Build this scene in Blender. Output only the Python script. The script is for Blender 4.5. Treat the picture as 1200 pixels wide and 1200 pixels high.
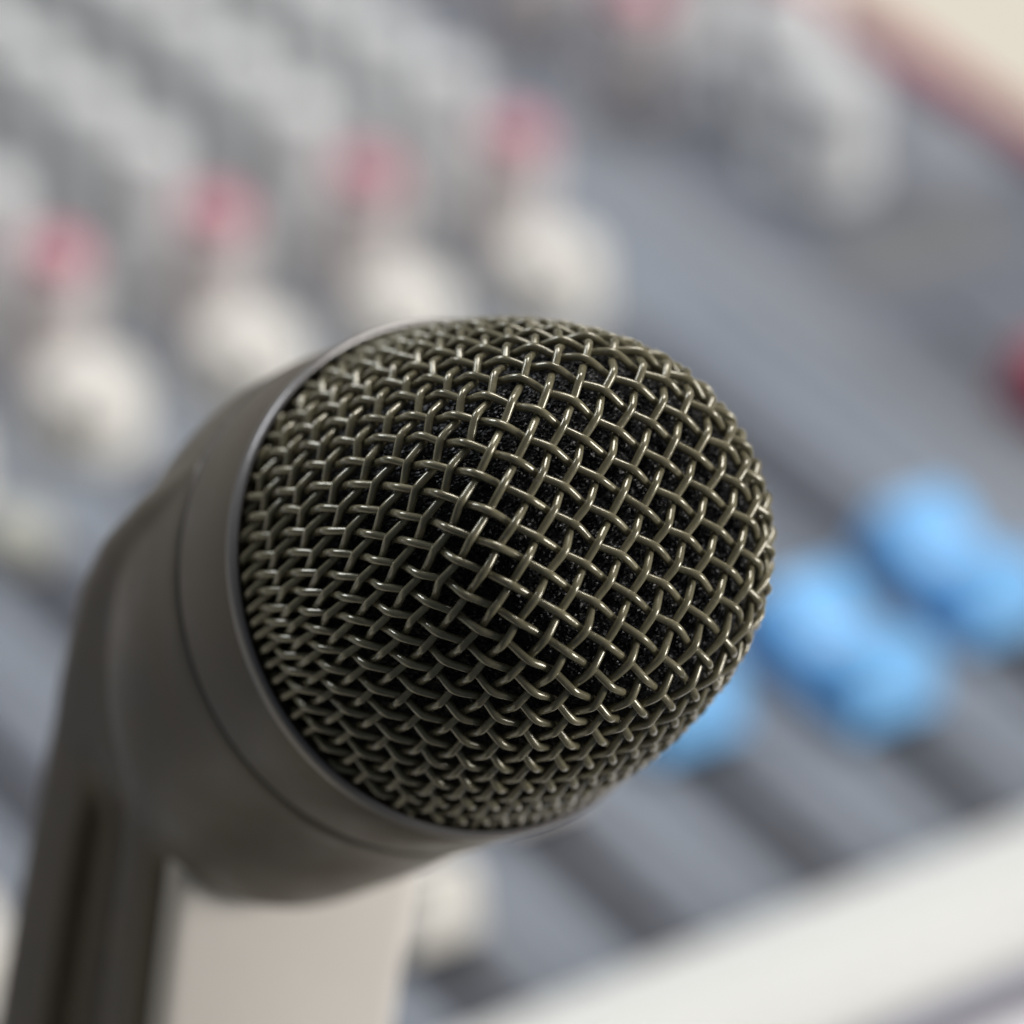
import bpy, math, random
import numpy as np
from mathutils import Matrix, Vector

scene = bpy.context.scene
for o in list(bpy.data.objects):
    bpy.data.objects.remove(o)
random.seed(4)
rng = np.random.default_rng(11)
MM = 0.001
C = scene.collection

# ------------------------------------------------------------------ camera
cam_d = bpy.data.cameras.new('camera')
cam = bpy.data.objects.new('camera', cam_d)
C.objects.link(cam)
CAM = Vector((-0.30263, -0.45212, 0.340))
RIGHT, UP, FWD = Vector((0.80317, -0.58729, 0.10003)), Vector((0.2533, 0.48861, 0.83493)), Vector((0.53922, 0.64525, -0.54119))
m = Matrix((RIGHT, UP, -FWD)).transposed().to_4x4()
m.translation = CAM
cam.matrix_world = m
cam_d.sensor_width = 36
cam_d.sensor_fit = 'HORIZONTAL'
cam_d.lens = 168
cam_d.clip_start = 0.01
cam_d.clip_end = 50
cam_d.dof.use_dof = True
cam_d.dof.focus_distance = 0.3495
cam_d.dof.aperture_fstop = 14.2
cam_d.dof.aperture_blades = 0
scene.camera = cam

# ------------------------------------------------------------------ light
world = bpy.data.worlds.new('World')
scene.world = world
world.use_nodes = True
bg = world.node_tree.nodes['Background']
bg.inputs['Color'].default_value = (0.80, 0.88, 1.0, 1)
bg.inputs['Strength'].default_value = 0.09

def area(name, loc, target, size, size_y, power, color):
    d = bpy.data.lights.new(name, 'AREA')
    d.shape = 'RECTANGLE'
    d.size, d.size_y, d.energy, d.color = size, size_y, power, color
    o = bpy.data.objects.new(name, d)
    C.objects.link(o)
    o.location = loc
    o.rotation_euler = (Vector(target) - Vector(loc)).to_track_quat('-Z', 'Y').to_euler()
    return o
area('ceiling_lamp', (0.75, 0.45, 1.95), (-0.05, -0.05, 0), 1.0, 0.7, 34.0, (1.0, 0.965, 0.92))
area('window_light', (-0.60, 1.50, 1.50), (-0.08, -0.15, 0.05), 0.9, 0.6, 24.0, (0.90, 0.94, 1.0))
area('side_window_light', (1.70, -2.20, 0.72), (-0.08, -0.15, 0.05), 1.1, 1.0, 72.0, (1.0, 0.97, 0.93))

scene.view_settings.view_transform = 'Standard'
scene.view_settings.look = 'None'
scene.view_settings.exposure = 0.0
scene.view_settings.gamma = 1.0
scene.view_settings.use_curve_mapping = False
scene.render.engine = 'CYCLES'

# ------------------------------------------------------------------ materials
def mat(name, col, rough=0.5, metal=0.0, noise=0.0, nscale=200.0, bump=0.0, bscale=1500.0, coat=0.0, rvar=0.0, spec=0.5, dust=0.0):
    mt = bpy.data.materials.new(name)
    mt.use_nodes = True
    nt = mt.node_tree
    b = nt.nodes['Principled BSDF']
    b.inputs['Base Color'].default_value = (*col, 1)
    b.inputs['Roughness'].default_value = rough
    b.inputs['Metallic'].default_value = metal
    b.inputs['Specular IOR Level'].default_value = spec
    b.inputs['Coat Weight'].default_value = coat
    b.inputs['Coat Roughness'].default_value = 0.15
    tc = nt.nodes.new('ShaderNodeTexCoord')
    if noise or rvar:
        n = nt.nodes.new('ShaderNodeTexNoise')
        n.inputs['Scale'].default_value = nscale
        n.inputs['Detail'].default_value = 5
        nt.links.new(tc.outputs['Object'], n.inputs['Vector'])
        if noise:
            r = nt.nodes.new('ShaderNodeMapRange')
            r.inputs['From Min'].default_value = 0.3
            r.inputs['From Max'].default_value = 0.7
            r.inputs['To Min'].default_value = 1 - noise
            r.inputs['To Max'].default_value = 1 + noise
            nt.links.new(n.outputs['Fac'], r.inputs['Value'])
            v = nt.nodes.new('ShaderNodeVectorMath')
            v.operation = 'SCALE'
            v.inputs[0].default_value = col
            nt.links.new(r.outputs['Result'], v.inputs['Scale'])
            last = v.outputs['Vector']
            if dust:
                n3 = nt.nodes.new('ShaderNodeTexNoise')
                n3.inputs['Scale'].default_value = 1900
                n3.inputs['Detail'].default_value = 3
                nt.links.new(tc.outputs['Object'], n3.inputs['Vector'])
                r3 = nt.nodes.new('ShaderNodeMapRange')
                r3.inputs['From Min'].default_value = 0.62
                r3.inputs['From Max'].default_value = 0.78
                r3.inputs['To Min'].default_value = 0
                r3.inputs['To Max'].default_value = dust
                nt.links.new(n3.outputs['Fac'], r3.inputs['Value'])
                mx = nt.nodes.new('ShaderNodeMix')
                mx.data_type = 'RGBA'
                mx.inputs['B'].default_value = (0.42, 0.40, 0.36, 1)
                nt.links.new(r3.outputs['Result'], mx.inputs['Factor'])
                nt.links.new(last, mx.inputs['A'])
                last = mx.outputs['Result']
            nt.links.new(last, b.inputs['Base Color'])
        if rvar:
            r2 = nt.nodes.new('ShaderNodeMapRange')
            r2.inputs['From Min'].default_value = 0.3
            r2.inputs['From Max'].default_value = 0.7
            r2.inputs['To Min'].default_value = max(0.03, rough - rvar)
            r2.inputs['To Max'].default_value = rough + rvar
            nt.links.new(n.outputs['Fac'], r2.inputs['Value'])
            nt.links.new(r2.outputs['Result'], b.inputs['Roughness'])
    if bump:
        n2 = nt.nodes.new('ShaderNodeTexNoise')
        n2.inputs['Scale'].default_value = bscale
        n2.inputs['Detail'].default_value = 4
        nt.links.new(tc.outputs['Object'], n2.inputs['Vector'])
        bp = nt.nodes.new('ShaderNodeBump')
        bp.inputs['Strength'].default_value = bump
        bp.inputs['Distance'].default_value = 0.0001
        nt.links.new(n2.outputs['Fac'], bp.inputs['Height'])
        nt.links.new(bp.outputs['Normal'], b.inputs['Normal'])
    return mt

M = {
    'wire': mat('olive_painted_wire', (0.192, 0.174, 0.108), 0.23, 0.2, 0.2, 420, 0.25, 2600, 0.6, 0.08, dust=0.4),
    'foam': mat('black_foam', (0.003, 0.003, 0.0035), 0.36, 0, 0, spec=0.22),
    'shell': mat('dark_bronze_shell', (0.088, 0.072, 0.053), 0.46, 0.25, 0.16, 160, 0.2, 2200, 0.0, 0.09),
    'rim': mat('bronze_rim', (0.21, 0.20, 0.195), 0.30, 0.45, 0.08, 200, 0.08, 2000),
    'gap': mat('seam_gap', (0.028, 0.024, 0.019), 0.5),
    'beige': mat('beige_plastic', (0.645, 0.605, 0.555), 0.5, 0, 0.04, 60, 0.1, 2500),
    'rubber': mat('base_rubber', (0.03, 0.03, 0.03), 0.7),
    'panel': mat('blue_grey_panel', (0.208, 0.236, 0.278), 0.65, 0.0, 0.05, 40, 0.15, 3000),
    'strip': mat('dark_grey_strip', (0.052, 0.058, 0.078), 0.65, 0.0, 0.06, 60),
    'knobpanel': mat('green_grey_knob_panel', (0.20, 0.212, 0.22), 0.45, 0.0, 0.06, 60),
    'mid': mat('mid_grey_plate', (0.20, 0.215, 0.245), 0.65, 0.0, 0.06, 60),
    'half': mat('half_tone_strip', (0.110, 0.122, 0.152), 0.65, 0.0, 0.06, 60),
    'pale': mat('pale_grey_plate', (0.15, 0.155, 0.16), 0.65, 0.0, 0.05, 60),
    'slot': mat('fader_slot_black', (0.01, 0.01, 0.012), 0.7),
    'print': mat('printed_scale_grey', (0.21, 0.22, 0.25), 0.5),
    'white': mat('white_plastic', (0.76, 0.73, 0.675), 0.42, 0, 0.03, 80),
    'grey': mat('light_grey_plastic', (0.69, 0.70, 0.705), 0.5, 0, 0.04, 80),
    'pink': mat('red_plastic_cap', (0.56, 0.19, 0.26), 0.45, 0, 0.05, 90),
    'palepink': mat('pale_pink_plastic', (0.60, 0.555, 0.55), 0.5, 0, 0.04, 80),
    'blue': mat('blue_plastic', (0.20, 0.52, 0.93), 0.40, 0, 0.04, 90),
    'red': mat('dark_red_plastic', (0.36, 0.03, 0.07), 0.45, 0, 0.05, 90),
    'green': mat('pale_green_button', (0.40, 0.40, 0.36), 0.5),
    'arm': mat('white_front_bar', (0.655, 0.66, 0.635), 0.6, 0, 0.02, 30, 0.1, 2500),
    'violet': mat('violet_grey_shadow_gap', (0.20, 0.20, 0.27), 0.5),
    'wood': mat('dark_red_wood', (0.30, 0.028, 0.06), 0.45, 0, 0.25, 60),
    'desk': mat('cream_desk_laminate', (0.58, 0.545, 0.46), 0.5, 0, 0.04, 14, 0.1, 2000),
}

# ------------------------------------------------------------------ mesh helpers
def obj(name, verts, faces, material, parent=None, smooth=True, loc=(0, 0, 0), sharp=None):
    me = bpy.data.meshes.new(name)
    me.from_pydata([tuple(map(float, v)) for v in verts], [], [tuple(map(int, f)) for f in faces])
    me.materials.append(material)
    if smooth:
        me.polygons.foreach_set('use_smooth', [True] * len(me.polygons))
        if sharp:
            me.set_sharp_from_angle(angle=math.radians(sharp))
    me.update()
    o = bpy.data.objects.new(name, me)
    C.objects.link(o)
    o.location = loc
    if parent:
        o.parent = parent
    return o

def tag(o, label=None, cat=None, group=None, kind=None):
    for k, v in (('label', label), ('category', cat), ('group', group), ('kind', kind)):
        if v:
            o[k] = v
    return o

def empty(name, loc):
    o = bpy.data.objects.new(name, None)
    o.empty_display_size = 0.02
    C.objects.link(o)
    o.location = loc
    return o

def grid_faces(n, k, close_u=False, close_v=True, caps=False):
    """n rings of k verts"""
    fs = []
    for a in range(n if close_u else n - 1):
        b = (a + 1) % n
        for c in range(k if close_v else k - 1):
            d = (c + 1) % k
            fs.append((a * k + c, a * k + d, b * k + d, b * k + c))
    if caps:
        fs.append(tuple(range(k))[::-1])
        fs.append(tuple((n - 1) * k + c for c in range(k)))
    return fs

def rounded_rect(hx, hy, r, n=5):
    pts = []
    for (sx, sy, a0) in ((1, 1, 0), (-1, 1, 90), (-1, -1, 180), (1, -1, 270)):
        for i in range(n + 1):
            a = math.radians(a0 + 90 * i / n)
            pts.append((sx * (hx - r) + r * math.cos(a), sy * (hy - r) + r * math.sin(a)))
    return pts

def slab(x0, x1, y0, y1, z0, z1, r=0.001, bev=0.0004):
    """rounded-corner slab with a bevelled top edge: verts, faces"""
    cx, cy, hx, hy = (x0 + x1) / 2, (y0 + y1) / 2, (x1 - x0) / 2, (y1 - y0) / 2
    rings = []
    for (ins, z) in ((0, z0), (0, z1 - bev), (bev * 0.3, z1 - bev * 0.3), (bev, z1)):
        rings.append([(cx + x, cy + y, z) for x, y in rounded_rect(hx - ins, hy - ins, max(r - ins, 0.0001), 4)])
    k = len(rings[0])
    return [p for q in rings for p in q], grid_faces(len(rings), k, caps=True)

def lathe(profile, seg=48, caps=True, flute=0, fdepth=0.0, frange=None):
    vs = []
    for i, (r, z) in enumerate(profile):
        for s in range(seg):
            a = 2 * math.pi * s / seg
            rr = r
            if flute and frange[0] <= i <= frange[1]:
                rr = r - fdepth * (0.5 + 0.5 * math.cos(flute * a))
            vs.append((rr * math.cos(a), rr * math.sin(a), z))
    return vs, grid_faces(len(profile), seg, caps=caps)

# ------------------------------------------------------------------ desk (setting)
v, f = slab(-1.2, 1.2, -0.262, 1.3, -0.040, -0.006, 0.01, 0.002)
tag(obj('desk', v, f, M['desk'], sharp=40), kind='structure')

# ------------------------------------------------------------------ mixing console
console = empty('mixing_console', (0, 0, -0.006))
tag(console, 'large blue-grey sound mixing console with white, red and blue controls, set on cream desk', 'mixing console')
CZ = 0.006                       # panel surface above the console origin

def cpart(name, vf, material, smooth=True, parent=console, loc=(0, 0, CZ), sharp=40, label=None):
    o = obj(name, vf[0], vf[1], material, parent, smooth, loc, sharp)
    if label:
        o['label'] = label
    return o

PITCH = 0.0253
COLS = [-0.001 + PITCH * k for k in range(-8, 4)]
cpart('top_panel', slab(-0.330, 0.166, -0.1318, 0.330, -0.0055, 0.0, 0.001, 0.0006), M['panel'])
cpart('knob_panel', slab(-0.329, 0.0875, 0.014, 0.329, 0.00005, 0.0005, 0.001, 0.0002), M['knobpanel'])
# front bar: rounded section running across
sec = [(-0.1322, -0.005), (-0.1322, 0.0005), (-0.1330, 0.0020), (-0.1350, 0.0029), (-0.1390, 0.0034), (-0.1440, 0.0032), (-0.1480, 0.0022), (-0.1502, 0.0006), (-0.1508, -0.0010), (-0.1508, -0.005)]
vs = [(x, y, z) for x in (-0.335, 0.1655) for (y, z) in sec]
k = len(sec)
cpart('front_bar', (vs, [(c, (c + 1) % k, k + (c + 1) % k, k + c) for c in range(k)] + [tuple(range(k))[::-1], tuple(range(k, 2 * k))]), M['arm'], sharp=50)
cpart('shadow_gap_strip', slab(-0.335, 0.1655, -0.1542, -0.1509, -0.0055, -0.0028, 0.0005, 0.0003), M['violet'])  # violet-grey strip: shade of the gap between bar and desk, put in as colour
cpart('side_panel', slab(0.1664, 0.1715, -0.1562, 0.331, -0.0055, 0.0025, 0.001, 0.0008), M['wood'], label='dark red wooden side panel')

# fader strips, slots, scales and caps
def fader_cap_mesh(L, W):
    prof = [(-1.0, 0.0065), (-0.92, 0.0092), (-0.75, 0.0103), (-0.5, 0.0095), (-0.25, 0.0075), (0, 0.0066), (0.25, 0.0075), (0.5, 0.0095), (0.75, 0.0103), (0.92, 0.0092), (1.0, 0.0065)]
    rings = []
    for (t, h) in prof:
        y = t * L * 0.93
        yb = t * L
        rings.append([(-W, yb, 0.0012), (-W * 0.93, y, h * 0.62), (-W * 0.86, y, h - 0.0009), (-W * 0.66, y, h), (W * 0.66, y, h), (W * 0.86, y, h - 0.0009), (W * 0.93, y, h * 0.62), (W, yb, 0.0012)])
    k = 8
    return [p for q in rings for p in q], grid_faces(len(rings), k, caps=True)
CAPM = {}
def fader_cap(x, y, col, label):
    if col not in CAPM:
        o = cpart('fader_cap', fader_cap_mesh(0.0080, 0.0052) if col == 'white' else fader_cap_mesh(0.0124, 0.0071), M[col], loc=(x, y, CZ + 0.0006), sharp=35)
        CAPM[col] = o.data
    else:
        o = bpy.data.objects.new('fader_cap', CAPM[col])
        C.objects.link(o)
        o.parent = console
        o.location = (x, y, CZ + 0.0006)
    o['label'] = label
    ln = obj('cap_line', *slab(-0.0034, 0.0034, -0.0004, 0.0004, 0.0060, 0.0070, 0.0002, 0.0001), M['white' if col != 'white' else 'strip'], o)
    st = obj('fader_stem', *slab(-0.0006, 0.0006, -0.003, 0.003, -0.0003, 0.003, 0.0003, 0.0001), M['slot'], o)

strip_me = tick_me = slot_me = mid_me = line_me = None
caps = {0.0749: (-0.0900, 'blue'), 0.0496: (-0.0975, 'blue'), 0.0243: (-0.0900, 'blue'), -0.0010: (-0.096, 'white'), -0.0263: (-0.1110, 'white'), -0.0516: (-0.105, 'white'), -0.0769: (-0.0985, 'white')}
for i, x in enumerate(COLS):
    def inst(name, me, build, material, dx=0.0, dy=0.0):
        if me is None:
            o = cpart(name, build, material, loc=(x + dx, dy, CZ))
            return o.data
        o = bpy.data.objects.new(name, me)
        C.objects.link(o)
        o.parent = console
        o.location = (x + dx, dy, CZ)
        return me
    strip_me = inst('fader_strip', strip_me, slab(-0.0064, 0.0064, -0.1312, -0.018, 0.00005, 0.0004, 0.0006, 0.0001), M['strip'])
    mid_me = inst('scale_strip', mid_me, slab(0.0016, 0.0062, -0.1310, -0.0182, 0.00042, 0.00055, 0.0005, 0.0001), M['half'])
    line_me = inst('divider_line', line_me, slab(0.0115, 0.0130, -0.1312, -0.018, 0.00005, 0.0003, 0.0004, 0.0001), M['half'])
    slot_me = inst('fader_slot', slot_me, slab(-0.0011, 0.0011, -0.127, -0.030, 0.0004, 0.00055, 0.001, 0.0001), M['slot'])
    for q in range(11):
        tick_me = inst('scale_tick', tick_me, slab(0.0030, 0.0056, -0.0003, 0.0003, 0.00056, 0.00066, 0.0002, 0.00005), M['print'], 0, -0.122 + q * 0.0088)
    key = min(caps, key=lambda c: abs(c - x))
    if abs(key - x) < 0.002:
        y, col = caps[key]
    else:
        y, col = -0.095 + 0.02 * math.sin(i * 2.3), 'white'
    fader_cap(x, y, col, {'blue': 'bright blue saddle-shaped fader cap', 'white': 'white saddle-shaped fader cap'}[col])

# rotary knobs
KN = {}
def knob_mesh(kind):
    if kind == 'white':      # short wide knob
        p = [(0.0080, 0.0), (0.0082, 0.0012), (0.0081, 0.0020), (0.0077, 0.0026), (0.0076, 0.0050), (0.0074, 0.0078), (0.0068, 0.0091), (0.0054, 0.0098), (0.0025, 0.0100), (0.0002, 0.0100)]
        return lathe(p, 64, True, 16, 0.0004, (3, 5))
    if kind == 'tall':       # tall slim knob body
        p = [(0.0062, 0.0), (0.0063, 0.0012), (0.0055, 0.0022), (0.0051, 0.0060), (0.0048, 0.0140), (0.0046, 0.0160), (0.0040, 0.0165), (0.0002, 0.0165)]
        return lathe(p, 64, True, 16, 0.0004, (2, 4))
    if kind == 'wide':       # wide pale knob body
        p = [(0.0070, 0.0), (0.0071, 0.0012), (0.0066, 0.0022), (0.0064, 0.0060), (0.0062, 0.0150), (0.0058, 0.0172), (0.0048, 0.0178), (0.0002, 0.0178)]
        return lathe(p, 64, True, 16, 0.0004, (2, 4))
    if kind == 'widecap':
        p = [(0.0047, 0.0178), (0.0048, 0.0182), (0.0047, 0.0194), (0.0042, 0.0202), (0.0028, 0.0206), (0.0002, 0.0207)]
        return lathe(p, 48, True)
    if kind == 'cap':
        p = [(0.0046, 0.0166), (0.00475, 0.0170), (0.0047, 0.0196), (0.0042, 0.0206), (0.0028, 0.0211), (0.0002, 0.0212)]
        return lathe(p, 48, True)
    if kind == 'big':
        p = [(0.0088, 0.0), (0.0090, 0.0015), (0.0078, 0.0028), (0.0074, 0.0080), (0.0071, 0.0150), (0.0064, 0.0166), (0.0045, 0.0174), (0.0002, 0.0176)]
        return lathe(p, 64, True, 18, 0.0005, (2, 4))
    if kind == 'bigcap':
        p = [(0.0050, 0.0175), (0.0050, 0.0180), (0.0046, 0.0183), (0.0002, 0.0183)]
        return lathe(p, 48, True)
    if kind == 'pointer':
        return slab(-0.0004, 0.0004, -0.0060, -0.0020, 0.0094, 0.0104, 0.0002, 0.0001)
    if kind == 'tallpointer':
        return slab(-0.0004, 0.0004, -0.0042, -0.0004, 0.0205, 0.0215, 0.0002, 0.0001)
def kpart(name, kind, material, parent, loc, rot=0.0):
    key = (kind, material)
    if key not in KN:
        vv, ff = knob_mesh(kind)
        o = obj(name, vv, ff, M[material], parent, True, loc, 40)
        KN[key] = o.data
    else:
        o = bpy.data.objects.new(name, KN[key])
        C.objects.link(o)
        o.parent = parent
        o.location = loc
    o.rotation_euler.z = rot
    return o
def tall_knob(x, y, body, cap, label):
    a = random.uniform(-2.2, 2.2)
    wide = cap == 'pink'
    kb = kpart('rotary_knob', 'wide' if wide else 'tall', body, console, (x, y, CZ + 0.0005), a)
    kb['label'] = label
    kpart('knob_cap', 'widecap' if wide else 'cap', cap, kb, (0, 0, 0))
    kpart('pointer', 'tallpointer', 'white', kb, (0, 0, 0))
for x in COLS:
    a = random.uniform(-2, 2)
    kb = kpart('rotary_knob', 'white', 'white', console, (x - 0.0028, -0.0052, CZ), a)
    kb['label'] = 'short wide white rotary knob'
    kpart('pointer', 'pointer', 'strip', kb, (0, 0, 0))
    tall_knob(x + 0.0003, 0.0096, 'palepink', 'pink', 'tall pale pink rotary knob with red cap')
    for r in range(9):
        tall_knob(x + 0.0012, 0.0275 + 0.0150 * r, 'grey', 'grey', 'tall light grey rotary knob')

# master section on the right-hand side
cpart('module_plate', slab(0.0985, 0.1110, -0.131, 0.329, 0.00005, 0.0004, 0.0006, 0.0001), M['mid'], label='mid grey narrow module plate')
cpart('module_plate', slab(0.1112, 0.1650, -0.131, 0.329, 0.00005, 0.0004, 0.0006, 0.0001), M['half'], label='dark grey wide module plate')
cpart('module_plate', slab(0.1165, 0.1480, -0.0235, -0.0105, 0.00045, 0.0009, 0.0006, 0.0001), M['pale'], label='small pale grey module plate')
cpart('module_plate', slab(0.1440, 0.1630, -0.006, 0.030, 0.00045, 0.0009, 0.0006, 0.0001), M['mid'], label='small mid grey module plate')
for (x, y) in ((0.1390, 0.0260), (0.1310, 0.0062)):
    kb = kpart('rotary_knob', 'big', 'grey', console, (x, y, CZ + 0.0009), random.uniform(-2, 2))
    kb['label'] = 'large light grey rotary knob'
    kpart('knob_cap', 'bigcap', 'grey', kb, (0, 0, 0))
for (x, y) in ((0.1185, 0.0370), (0.1185, 0.0640), (0.1185, 0.091)):
    tall_knob(x, y, 'palepink', 'pink', 'tall pale pink rotary knob with red cap')
for (x, y) in ((0.142, 0.050), (0.142, 0.072), (0.142, 0.094)):
    tall_knob(x, y, 'grey', 'grey', 'tall light grey rotary knob')
cpart('fader_slot', slab(0.1189, 0.1211, -0.127, -0.034, 0.00042, 0.0006, 0.001, 0.0001), M['slot'])
fader_cap(0.1200, -0.0675, 'red', 'dark red saddle-shaped fader cap')
# small latching button in one strip
b0 = cpart('push_button', lathe([(0.0052, 0), (0.0052, 0.003), (0.0046, 0.0040), (0.0002, 0.0044)], 40), M['green'], loc=(-0.0263, -0.0245, CZ + 0.0004), label='pale green round push button')

# sheet of paper on the desk in front of the console, corners slightly lifted
nx, ny = 25, 13
pv = []
for layer in (0.0, 0.00012):
    for a in range(nx):
        for b in range(ny):
            u_, w_ = a / (nx - 1), b / (ny - 1)
            pv.append((-0.045 + 0.210 * u_, -0.2605 + 0.1045 * w_, -0.00585 + layer + 0.0004 * max(0, (abs(u_ - 0.5) * 2) ** 6 * (abs(w_ - 0.5) * 2) ** 4)))
pfc = []
n_ = nx * ny
for a in range(nx - 1):
    for b in range(ny - 1):
        q = (a * ny + b, (a + 1) * ny + b, (a + 1) * ny + b + 1, a * ny + b + 1)
        pfc += [tuple(n_ + c for c in q), q[::-1]]
rim_ = [a * ny for a in range(nx)] + [(nx - 1) * ny + b for b in range(1, ny)] + [a * ny + ny - 1 for a in range(nx - 2, -1, -1)] + [b for b in range(ny - 2, 0, -1)]
for c in range(len(rim_)):
    d = rim_[(c + 1) % len(rim_)]
    pfc.append((rim_[c], d, d + n_, rim_[c] + n_))
tag(obj('sheet_of_paper', pv, pfc, mat('white_paper', (0.80, 0.79, 0.83), 0.7), sharp=40), 'white sheet of paper on desk along the front edge of mixing console', 'paper')

# ------------------------------------------------------------------ microphone
BASE = Vector((-0.107, -0.185, -0.006))
mic = empty('microphone', BASE)
tag(mic, 'dark bronze microphone with olive woven wire grille, tilted up on its upright stem', 'microphone')

APEX = np.array([-0.106485, -0.231839, 0.151349])
AXIS = np.array([-0.024245, -0.747167, 0.664194])
AV = np.array([0.67278, -0.503619, -0.541974])
BV = np.array([0.739445, 0.433716, 0.514889])
BASEN = np.array(BASE)

# measured grille: domed face, round shoulder, flaring wall; square weave drawn over it
(ROT, P_, I0, J0, K2, SH, RF, A1, RS, A2, LW, K4, KC, KS, M4, M0, MC, MS, O1, O2, KW) = (0, 2.0991, 3.8811, 0.6709, 0.1252, 0.0064, 74.7192, 0.1185, 7.0124, 1.1541, 21.5703, -0.1049, 0.0214, 0.0042, 0.1083, 0.0123, -0.0059, -0.012, 0.0317, -0.0081, 0.016)
T1, T2 = RF * A1, RS * (A2 - A1)
STOT = T1 + T2 + LW
def prof(s):
    s = np.asarray(s, float)
    q = np.minimum(s, T1) / RF
    r, z, an = RF * np.sin(q), -RF * (1 - np.cos(q)), q
    a = A1 + np.clip((s - T1) / RS, 0, A2 - A1)
    mk = s >= T1
    r = np.where(mk, RF * np.sin(A1) + RS * (np.sin(a) - np.sin(A1)), r)
    z = np.where(mk, -RF * (1 - np.cos(A1)) + RS * (np.cos(a) - np.cos(A1)), z)
    an = np.where(mk, a, an)
    ex = np.maximum(s - T1 - T2, 0)
    return r + (np.sin(A2 + KW * ex) - np.sin(A2)) / KW, z + (np.cos(A2 + KW * ex) - np.cos(A2)) / KW, an + KW * ex
def cloth(i, j):
    """grid position -> local point (mm), normal, arc length"""
    x, y = (i - I0) * P_, (j - J0) * P_
    x = x + SH * y
    rho = np.hypot(x, y) + 1e-9
    f = np.arctan2(y, x)
    w = np.minimum((rho / 30) ** 2, 1.6)
    s = rho * (1 + w * (K2 + K4 * np.cos(4 * f) + KC * np.cos(2 * f) + KS * np.sin(2 * f) + O1 * np.cos(f) + O2 * np.sin(f)))
    r, z, an = prof(s)
    f = f + w * (M4 * np.sin(4 * f) + M0 + MC * np.cos(2 * f) + MS * np.sin(2 * f))
    c, d = np.cos(f), np.sin(f)
    return np.stack([r * c, r * d, z], -1), np.stack([np.sin(an) * c, np.sin(an) * d, np.cos(an)], -1), s
def to_part(p):
    """axis frame in mm -> metres relative to the microphone's base"""
    p = np.asarray(p, float) * MM
    return APEX - BASEN + p[:, :1] * AV + p[:, 1:2] * BV + p[:, 2:3] * AXIS

def lathe_axis(profile, seg=160):
    vs = []
    t = np.linspace(0, 2 * np.pi, seg, endpoint=False)
    for r, z in profile:
        vs.append(np.stack([r * np.cos(t), r * np.sin(t), np.full(seg, z)], -1))
    return to_part(np.concatenate(vs)), grid_faces(len(profile), seg)

grille = obj('grille', *lathe_axis([(19.35, -27.6), (19.70, -27.5), (19.70, -26.5), (19.55, -26.3), (19.25, -26.4), (19.20, -27.6)]), M['shell'], mic, sharp=40)
grille['label'] = 'woven olive wire grille'

RW = 0.315                       # wire radius
def wave(t, k):
    return np.arcsin(k * np.cos(np.pi * t)) / math.asin(k)
nodej = rng.normal(0, 0.030, (80, 80, 2))
def jit(i, j, c):
    i0 = np.floor(i).astype(int)
    fr = (i - i0)
    fr = fr * fr * (3 - 2 * fr)
    return nodej[(i0 + 40) % 80, j + 40, c] * (1 - fr) + nodej[(i0 + 41) % 80, j + 40, c] * fr
def jitb(i, j, c):
    j0 = np.floor(j).astype(int)
    fr = (j - j0)
    fr = fr * fr * (3 - 2 * fr)
    return nodej[i + 40, (j0 + 40) % 80, c] * (1 - fr) + nodej[i + 40, (j0 + 41) % 80, c] * fr
def wire(family, n):
    t = np.arange(-20, 28, 0.1)
    if family == 'A':
        i, j = t, np.full_like(t, n)
        g = np.ones_like(t)
        ii, jj = i + jit(i, n, 0), j + jit(i, n, 1)
        off = -RW * 1.03 * wave(i + j, 0.80)
    else:
        i, j = np.full_like(t, n), t
        ii, jj = i + jitb(n, j, 0), j + jitb(n, j, 1)
        off = RW * 1.03 * wave(i + j, 0.93)
    p, nrm, s = cloth(ii, jj)
    keep = s < STOT + 0.9
    # longest run around the middle
    idx = np.where(keep)[0]
    if len(idx) < 12:
        return None
    p, nrm, off = p[idx], nrm[idx], off[idx]
    p = p + nrm * (off - RW * 1.0)[:, None]
    tg = np.gradient(p, axis=0)
    tg /= np.linalg.norm(tg, axis=1)[:, None]
    b = np.cross(tg, nrm)
    b /= np.linalg.norm(b, axis=1)[:, None]
    u = np.cross(b, tg)
    k = 10
    ang = np.linspace(0, 2 * np.pi, k, endpoint=False)
    vs = p[:, None, :] + RW * (np.cos(ang)[None, :, None] * b[:, None, :] + np.sin(ang)[None, :, None] * u[:, None, :])
    return to_part(vs.reshape(-1, 3)), grid_faces(len(p), k, caps=True)
for fam in 'AB':
    for n in range(-20, 26):
        wf = wire(fam, n)
        if wf:
            obj('wire', *wf, M['wire'], grille)

# black foam behind the wires, rough with tiny facets
st = 0.075
gi, gj = np.meshgrid(np.arange(-17, 24, st), np.arange(-20, 20, st), indexing='ij')
gi = gi + rng.normal(0, 0.016, gi.shape)
gj = gj + rng.normal(0, 0.016, gj.shape)
fp, fn, fs = cloth(gi, gj)
dep = 1.55 + rng.normal(0, 0.055, gi.shape) + 0.10 * np.sin(gi * 2.7 + 1.3 * np.sin(gj * 1.9)) * np.sin(gj * 3.1)
fp = fp - fn * dep[..., None]
ok = fs < STOT
a_, b_ = gi.shape
cell = ok[:-1, :-1] & ok[1:, :-1] & ok[1:, 1:] & ok[:-1, 1:]
ci, cj = np.where(cell)
quads = np.stack([ci * b_ + cj, (ci + 1) * b_ + cj, (ci + 1) * b_ + cj + 1, ci * b_ + cj + 1], -1)
used, inv = np.unique(quads, return_inverse=True)
fm = obj('foam_liner', to_part(fp.reshape(-1, 3)[used]), inv.reshape(-1, 4), M['foam'], mic, smooth=False)
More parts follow.
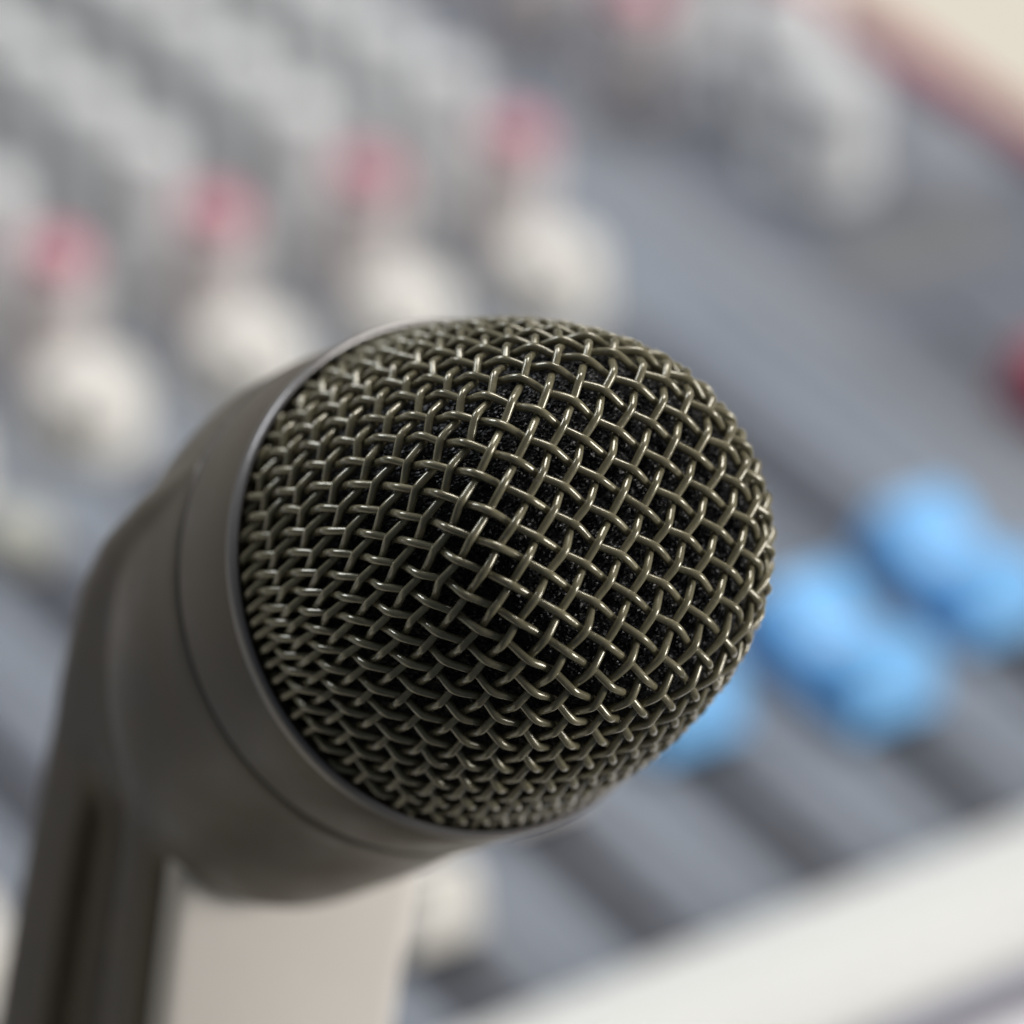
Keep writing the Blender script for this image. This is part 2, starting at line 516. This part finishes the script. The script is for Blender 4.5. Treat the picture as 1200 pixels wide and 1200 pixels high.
fm['label'] = 'black foam behind the wires'

# rim, collar, seam, rear shell
obj('rim', *lathe_axis([(19.95, -28.2), (19.96, -26.5), (20.02, -26.0), (20.16, -25.78), (20.36, -25.85), (20.56, -26.2), (20.64, -26.8), (20.35, -26.82), (20.3, -28.2)]), M['rim'], mic, sharp=50)
obj('collar', *lathe_axis([(20.2, -26.82), (20.50, -26.84), (20.58, -27.2), (20.68, -34.9), (20.58, -35.2), (20.1, -35.3)]), M['shell'], mic, sharp=50)
obj('seam_gap', *lathe_axis([(19.8, -34.9), (20.66, -35.0), (20.68, -36.4), (19.8, -36.4)]), M['gap'], mic)
DOWN = np.array([0, 0, -1.0]) - np.dot([0, 0, -1.0], AXIS) * AXIS
DOWN /= np.linalg.norm(DOWN)
dn = np.array([DOWN @ AV, DOWN @ BV])
cx = np.array([-dn[1], dn[0]])
# (radius across, radius up-down, axial position, drop)
sects = [(20.3, 20.3, -35.2, 0), (20.85, 20.85, -35.22, 0), (20.80, 20.80, -36.2, 0), (20.75, 20.7, -39, 0.0), (20.75, 20.75, -42, 0.1), (20.7, 20.6, -45, 0.5), (20.5, 20.1, -48, 1.3), (20.1, 19.1, -51, 2.5), (19.2, 17.5, -55, 4.3), (18.1, 15.8, -58, 6.1), (16.0, 13.7, -62, 8.4), (12.6, 10.8, -65.8, 10.4), (8.4, 7.4, -68.0, 10.8), (2.0, 2.0, -68.9, 10.8)]
vs = []
t = np.linspace(0, 2 * np.pi, 160, endpoint=False)
for ra, rb, z, c in sects:
    q = np.outer(ra * np.sin(t), cx) + np.outer(rb * np.cos(t) + c, dn)
    vs.append(np.concatenate([q, np.full((160, 1), z)], 1))
body_v = [tuple(p) for p in to_part(np.concatenate(vs))]
body_f = grid_faces(len(sects), 160, caps=True)

# upright stem: ribbed sides, rounded edges, top bent forward into the shell
def stem_section(z, yf, yb, hx, rec):
    r = 3.2
    cy = (yf + yb) / 2
    hy = (yb - yf) / 2
    pts = []
    side = [(-1.0, 0), (-0.62, 0), (-0.52, rec), (0.22, rec), (0.34, 0.0), (1.0, 0)]
    def corner(sx, sy, a0):
        return [(sx * (hx - r) + r * math.cos(math.radians(a0 + 15 * i)), cy + sy * (hy - r) + r * math.sin(math.radians(a0 + 15 * i))) for i in range(7)]
    pts += corner(1, 1, 0)
    pts += corner(-1, 1, 90)
    for q, d in reversed(side[1:-1]):          # -x side, from back to front
        pts.append((-hx + d, cy + q * (hy - r)))
    pts += corner(-1, -1, 180)
    pts += corner(1, -1, 270)
    for q, d in side[1:-1]:
        pts.append((hx - d, cy + q * (hy - r)))
    return [(x, y, z) for x, y in pts]
rows = [(-5.5, -190, -158, 14, 3.0), (60, -193, -168.5, 14, 3.0), (90, -194.6, -173.4, 14, 3.0), (96, -195, -174.6, 14, 2.8), (101, -195, -175.6, 14.0, 0.9), (105, -195, -176.4, 14.2, 0.0), (110, -196, -177.6, 14.6, 0.0), (115, -197, -179.2, 15.0, 0.0), (120, -198, -181.2, 15.6, 0.0), (126, -200, -184.2, 16.0, 0.0), (132, -203, -188.3, 15.6, 0.0), (138, -206, -193.0, 14.0, 0.0)]
vs = []
for (z, yf, yb, hx, rec) in rows:
    vs += [(x * MM, (y + 185) * MM, (z + 6) * MM) for x, y, z in stem_section(z, yf, yb, hx, rec)]
k = len(vs) // len(rows)
n0 = len(body_v)
# rear shell and stem are one casting: fused and smoothed so that they flow into each other
fused = obj('body', body_v + vs, body_f + [tuple(n0 + c for c in q) for q in grid_faces(len(rows), k, caps=True)], M['shell'], mic)
rm = fused.modifiers.new('fuse', 'REMESH')
rm.mode = 'VOXEL'
rm.voxel_size = 0.0005
sm = fused.modifiers.new('smooth', 'SMOOTH')
sm.factor, sm.iterations = 0.5, 14
bpy.context.view_layer.update()
dg = bpy.context.evaluated_depsgraph_get()
nm = bpy.data.meshes.new_from_object(fused.evaluated_get(dg))
fused.modifiers.clear()
fused.data = nm
if not nm.materials:
    nm.materials.append(M['shell'])
nm.polygons.foreach_set('use_smooth', [True] * len(nm.polygons))
fused['label'] = 'dark bronze rear shell running down into a ribbed stem'
# pale plate on the front of the stem
pl = []
for zz_, lean in ((0.0088, 0.0046), (0.106, 0.0)):
    pl += [(x, -0.0097 - y + lean, zz_) for x, y in [(-0.0128, 0.0), (-0.0128, 0.0009), (-0.0122, 0.0016), (-0.0112, 0.0019), (0.0112, 0.0019), (0.0128, 0.0014), (0.0136, 0.0003), (0.0138, -0.0015), (0.012, -0.0018)]]
k = 9
pf = obj('front_plate', pl, grid_faces(2, k, caps=True), M['beige'], mic, sharp=50)
pf['label'] = 'pale beige plate on the front of the stem'
# foot on the desk
v, f = slab(-0.034, 0.034, -0.045, 0.024, 0.0005, 0.0085, 0.008, 0.003)
obj('base_plate', v, f, M['shell'], mic, sharp=40)
v, f = slab(-0.033, 0.033, -0.044, 0.023, 0.0, 0.0006, 0.008, 0.0001)
obj('rubber_pad', v, f, M['rubber'], mic, sharp=40)
